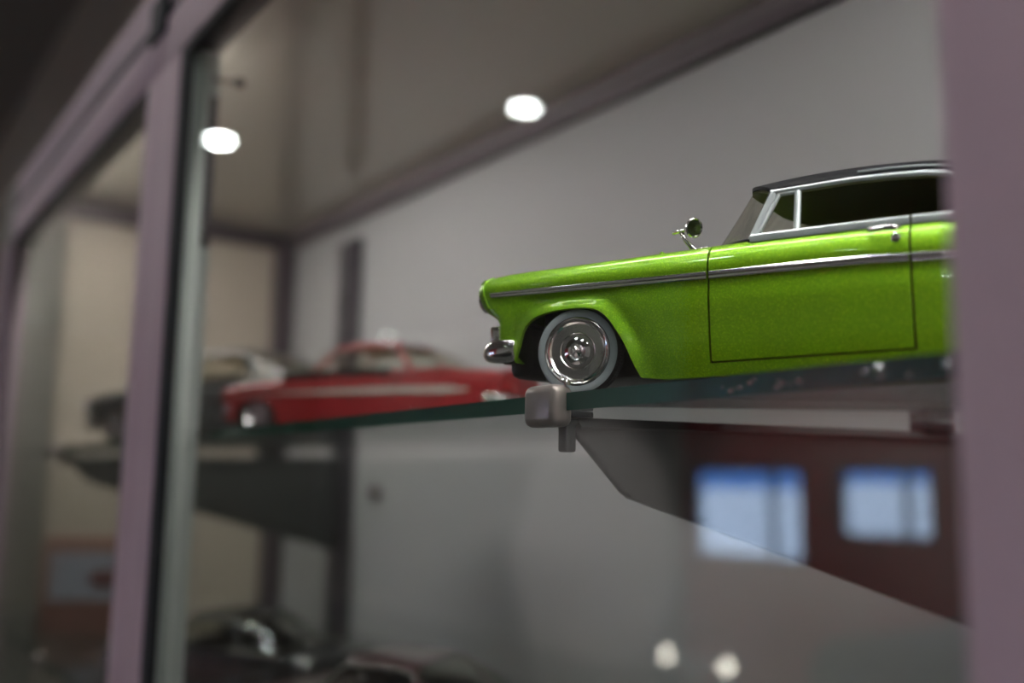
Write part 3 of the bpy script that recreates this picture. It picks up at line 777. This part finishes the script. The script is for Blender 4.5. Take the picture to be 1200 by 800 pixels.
# small fittings of the lime car: door handle, lock, mirror, washer nozzle, wiper, lip on the lamp
for sd in (1, -1):
    yy = lambda i: (W2 - sd * (W2 - i)) * k
    bm = bmesh.new(); tube(bm, [(100.3*k, yy(1.6), 44.9*k), (101.5*k, yy(.4), 44.9*k), (105*k, yy(.1), 44.9*k), (108.6*k, yy(.4), 44.7*k), (109.6*k, yy(1.6), 44.6*k)], .65 * k, 8, .8 * k)
    build('door_handle', bm, M['chrome'], green, True)
    bm = bmesh.new(); lathe(bm, [(1.3*k, 2.2*k), (1.3*k, -.2*k), (.8*k, -.5*k), (0, -.5*k)], 14, 'y', (108.3*k, yy(0.4) if sd > 0 else yy(.4), 41.6*k))
    build('door_lock', bm, M['chrome'], green, True, 40)
bm = bmesh.new()
tube(bm, [(42.6*k, 9.5*k, 47.0*k), (41.5*k, 9.3*k, 47.6*k), (38.6*k, 9*k, 51.5*k), (37.3*k, 8.8*k, 54.2*k)], [1.0*k, 1.0*k, .8*k, .8*k], 8)
tube(bm, [(39.2*k, 9.6*k, 47.4*k), (46.5*k, 9.6*k, 48.0*k)], 1.0*k, 8, .5*k)
tube(bm, [(34.2*k, 8.8*k, 54.4*k), (38.5*k, 8.8*k, 55.0*k)], .9*k, 8, .6*k)
build('mirror_stalk', bm, M['chrome'], green, True)
bm = bmesh.new(); lathe(bm, [(0, -.9*k), (1.6*k, -.7*k), (2.9*k, 0), (3.0*k, .5*k), (2.6*k, .8*k), (2.4*k, .45*k), (0, .3*k)], 26, 'x')
o = build('mirror_head', bm, M['chrome'], green, True, 40); o.location = (42.0*k, 8.0*k, 55.2*k); o.rotation_euler = (0, math.radians(14), math.radians(-32)); o.scale = (1.1, 1.15, 1.15)
bm = bmesh.new(); tube(bm, [gpt(-38.6 - .4*math.sin((z-33)/13*PI), z, 1, .15) for z in lin(33.5, 45.9, 14)], .45*k, 8); build('lamp_rim', bm, M['green'], green, True)
bm = bmesh.new(); bmesh.ops.create_uvsphere(bm, u_segments=12, v_segments=8, radius=.95*k); 
for v in bm.verts: v.co += Vector((30.5*k, 7.5*k, 47.3*k))
build('fender_button', bm, M['green'], green, True)

RED = dict(GREEN); RED.update(paint=M['red'], roofmat=M['red'], detail=False, wb=126, corner=6, tail=190,
    top=[(-34, 32.5), (-31, 34.0), (-20, 35.5), (-3, 37.0), (20, 39), (40, 40.6), (62, 40.6), (110, 40.2), (150, 39.6), (175, 39), (191, 37)],
    trim=[(-34, 29.3), (30, 29.3), (115, 28.3), (160, 27), (191, 26.5)],
    nosecurve=[(-22, 8), (-29, 12), (-31, 16), (-32, 22), (-33.5, 28), (-33, 31), (-31, 34)],
    tailcurve=[(9, 182), (20, 186), (30, 189), (36, 191), (40, 188)],
    arch=[(-19, 9), (-17, 15), (-14, 20.5), (-9, 23.5), (0, 24.5), (9, 23.5), (14, 20.5), (17, 15), (19, 6)],
    arch2=[(-17, 5), (-14, 7.5), (-9, 9), (0, 9.6), (9, 9), (14, 7.5), (17, 6)],
    rocker=1.6, shoulder=6, lampz=.72, trimstart=-31, trimend=168, trimw=[(-31, .8), (20, 1.2), (50, 2.8), (90, 4.2), (150, 4.8), (168, .8)],
    trimmat=M['white_stripe'], brightmat=M['red'], steer=0, R=13.2, rim=10.6, ww=False, bumper_z=19, bumper_h=7, guards=False, twin=True,
    bumper_end=-21, pillar=(41, 41.6, 6), pillar_top=(60, 59.5, 13), ws_bot=30, wsexp=3, vent=None, cowl=42,
    roof=dict(front=55, sweep=5, inset=13, flare=.3, railend=1, glass_end=117, cut=.52, cbase=121,
              edge=[(50, 59.5), (98, 60), (108, 58), (119, 42.5), (156, 42)],
              crown=[(50, 62), (60, 64), (75, 65), (90, 64.8), (105, 63), (125, 56), (156, 42)]),
    roof_end=156, frontglass=M['cglass'], sideglass=M['cglass'], rearglass=M['cglass'], liner=M['tan_seat'], seatmat=M['tan_seat'], wheelmat=M['white'])
red, _, _, _ = make_car('model_car', RED, (-.690, .2590, shelfz(.2590)), 34)
tag(red, 'glossy red bubble-top model car with ivory side stripe, left of the lime car', 'model car', 'model cars in the cabinet')
GREY = dict(RED); GREY.update(frontglass=M['hazy'], rearglass=M['hazy'], paint=M['grey_paint'], roofmat=M['grey_paint'], brightmat=M['postgrey'], trimmat=M['chrome'], trimw=[(-39, 1.2), (176, 1.5)])
grey, _, _, _ = make_car('model_car', GREY, (-.955, .2250, shelfz(.2250)), 30, scale=.00128)
tag(grey, 'charcoal model car on the upper shelf, partly hidden by the mullion and the red car', 'model car', 'model cars in the cabinet')
LOW = dict(RED); LOW.update(brightmat=M['postgrey'], liner=M['black'], seatmat=M['black'], paint=M['dark_paint'], roofmat=M['dark_paint'], trimmat=M['chrome'], trimw=[(-39, 1.2), (176, 1.5)])
lowa, _, _, _ = make_car('model_car', LOW, (-.900, .2350, shelfz(.2350, -.179)), 24, scale=.00108)
tag(lowa, 'black model car on the lower shelf, only its roof showing beside the mullion', 'model car', 'model cars in the cabinet')
LOW2 = dict(LOW); LOW2.update(paint=M['maroon'], roofmat=M['maroon'])
lowb, _, _, _ = make_car('model_car', LOW2, (-.640, .2500, shelfz(.2500, -.179)), 24, scale=.00108)
tag(lowb, 'dark maroon model car on the lower shelf, roof showing at the bottom edge', 'model car', 'model cars in the cabinet')

# boxed model at the end of the lower shelf
bx = empty('model_box', (-1.262, .295, shelfz(.262, -.179)), (0, 0, math.radians(70)))
boxo('carton', (-.062, .050, -.018, .018, 0, .108), M['box_red'], bx, .001)
boxo('window', (-.054, .043, -.0192, -.0179, .038, .092), M['box_blue'], bx)
bm = bmesh.new(); lathe(bm, [(0, -.0205), (.014, -.020), (.018, -.0192)], 24, 'y', (.006, 0, .062))
for v in bm.verts: v.co.z = .062 + (v.co.z - .062) * .6
build('picture_spot', bm, M['box_spot'], bx)
tag(bx, 'small brown-red box with a pale blue window at the left end of the cabinet', 'box')

# ================================================================== things standing in the room, seen mirrored in the glass
ROOM = dict(GREY); ROOM.update(paint=M['satin_black'], roofmat=M['satin_black'])
rc, _, _, _ = make_car('parked_car', ROOM, (-1.85, -4.8, FZ), 0, scale=.024, tilt=False)
tag(rc, 'full-size black car parked by the red wall, mirrored in the cabinet glass', 'car')
wl = empty('glint_lamp', (-2.98, -2.64, FZ))  # invented twin lamp standing in for two mirrored glints
bm = bmesh.new(); tube(bm, [(0, 0, .02), (0, 0, .71)], .018, 12); build('pole', bm, M['alu'], wl, True, 40)
bm = bmesh.new(); tube(bm, [(-.18, 0, .71), (.18, 0, .71)], .012, 10); build('crossbar', bm, M['alu'], wl, True, 40)
for a in (0, 120, 240):
    a = math.radians(a); bm = bmesh.new(); tube(bm, [(0, 0, .35), (.25 * math.cos(a), .25 * math.sin(a), .006)], .01, 8); build('leg', bm, M['alu'], wl, True, 40)
for x in (-.165, .165):
    bm = bmesh.new(); lathe(bm, [(0, -.05), (.03, -.04), (.045, 0), (.04, .004)], 24, 'y', (x, 0, .71)); h_ = build('lamp_head', bm, M['black'], wl, True, 40)
    bm = bmesh.new(); lathe(bm, [(.026, .004), (.026, .009)], 24, 'y', (x, 0, .71)); build('lamp_lens', bm, M['glintlamp'], wl)
tag(wl, 'made-up twin lamp on a silver tripod, standing in for two glints low in the glass', 'lamp')
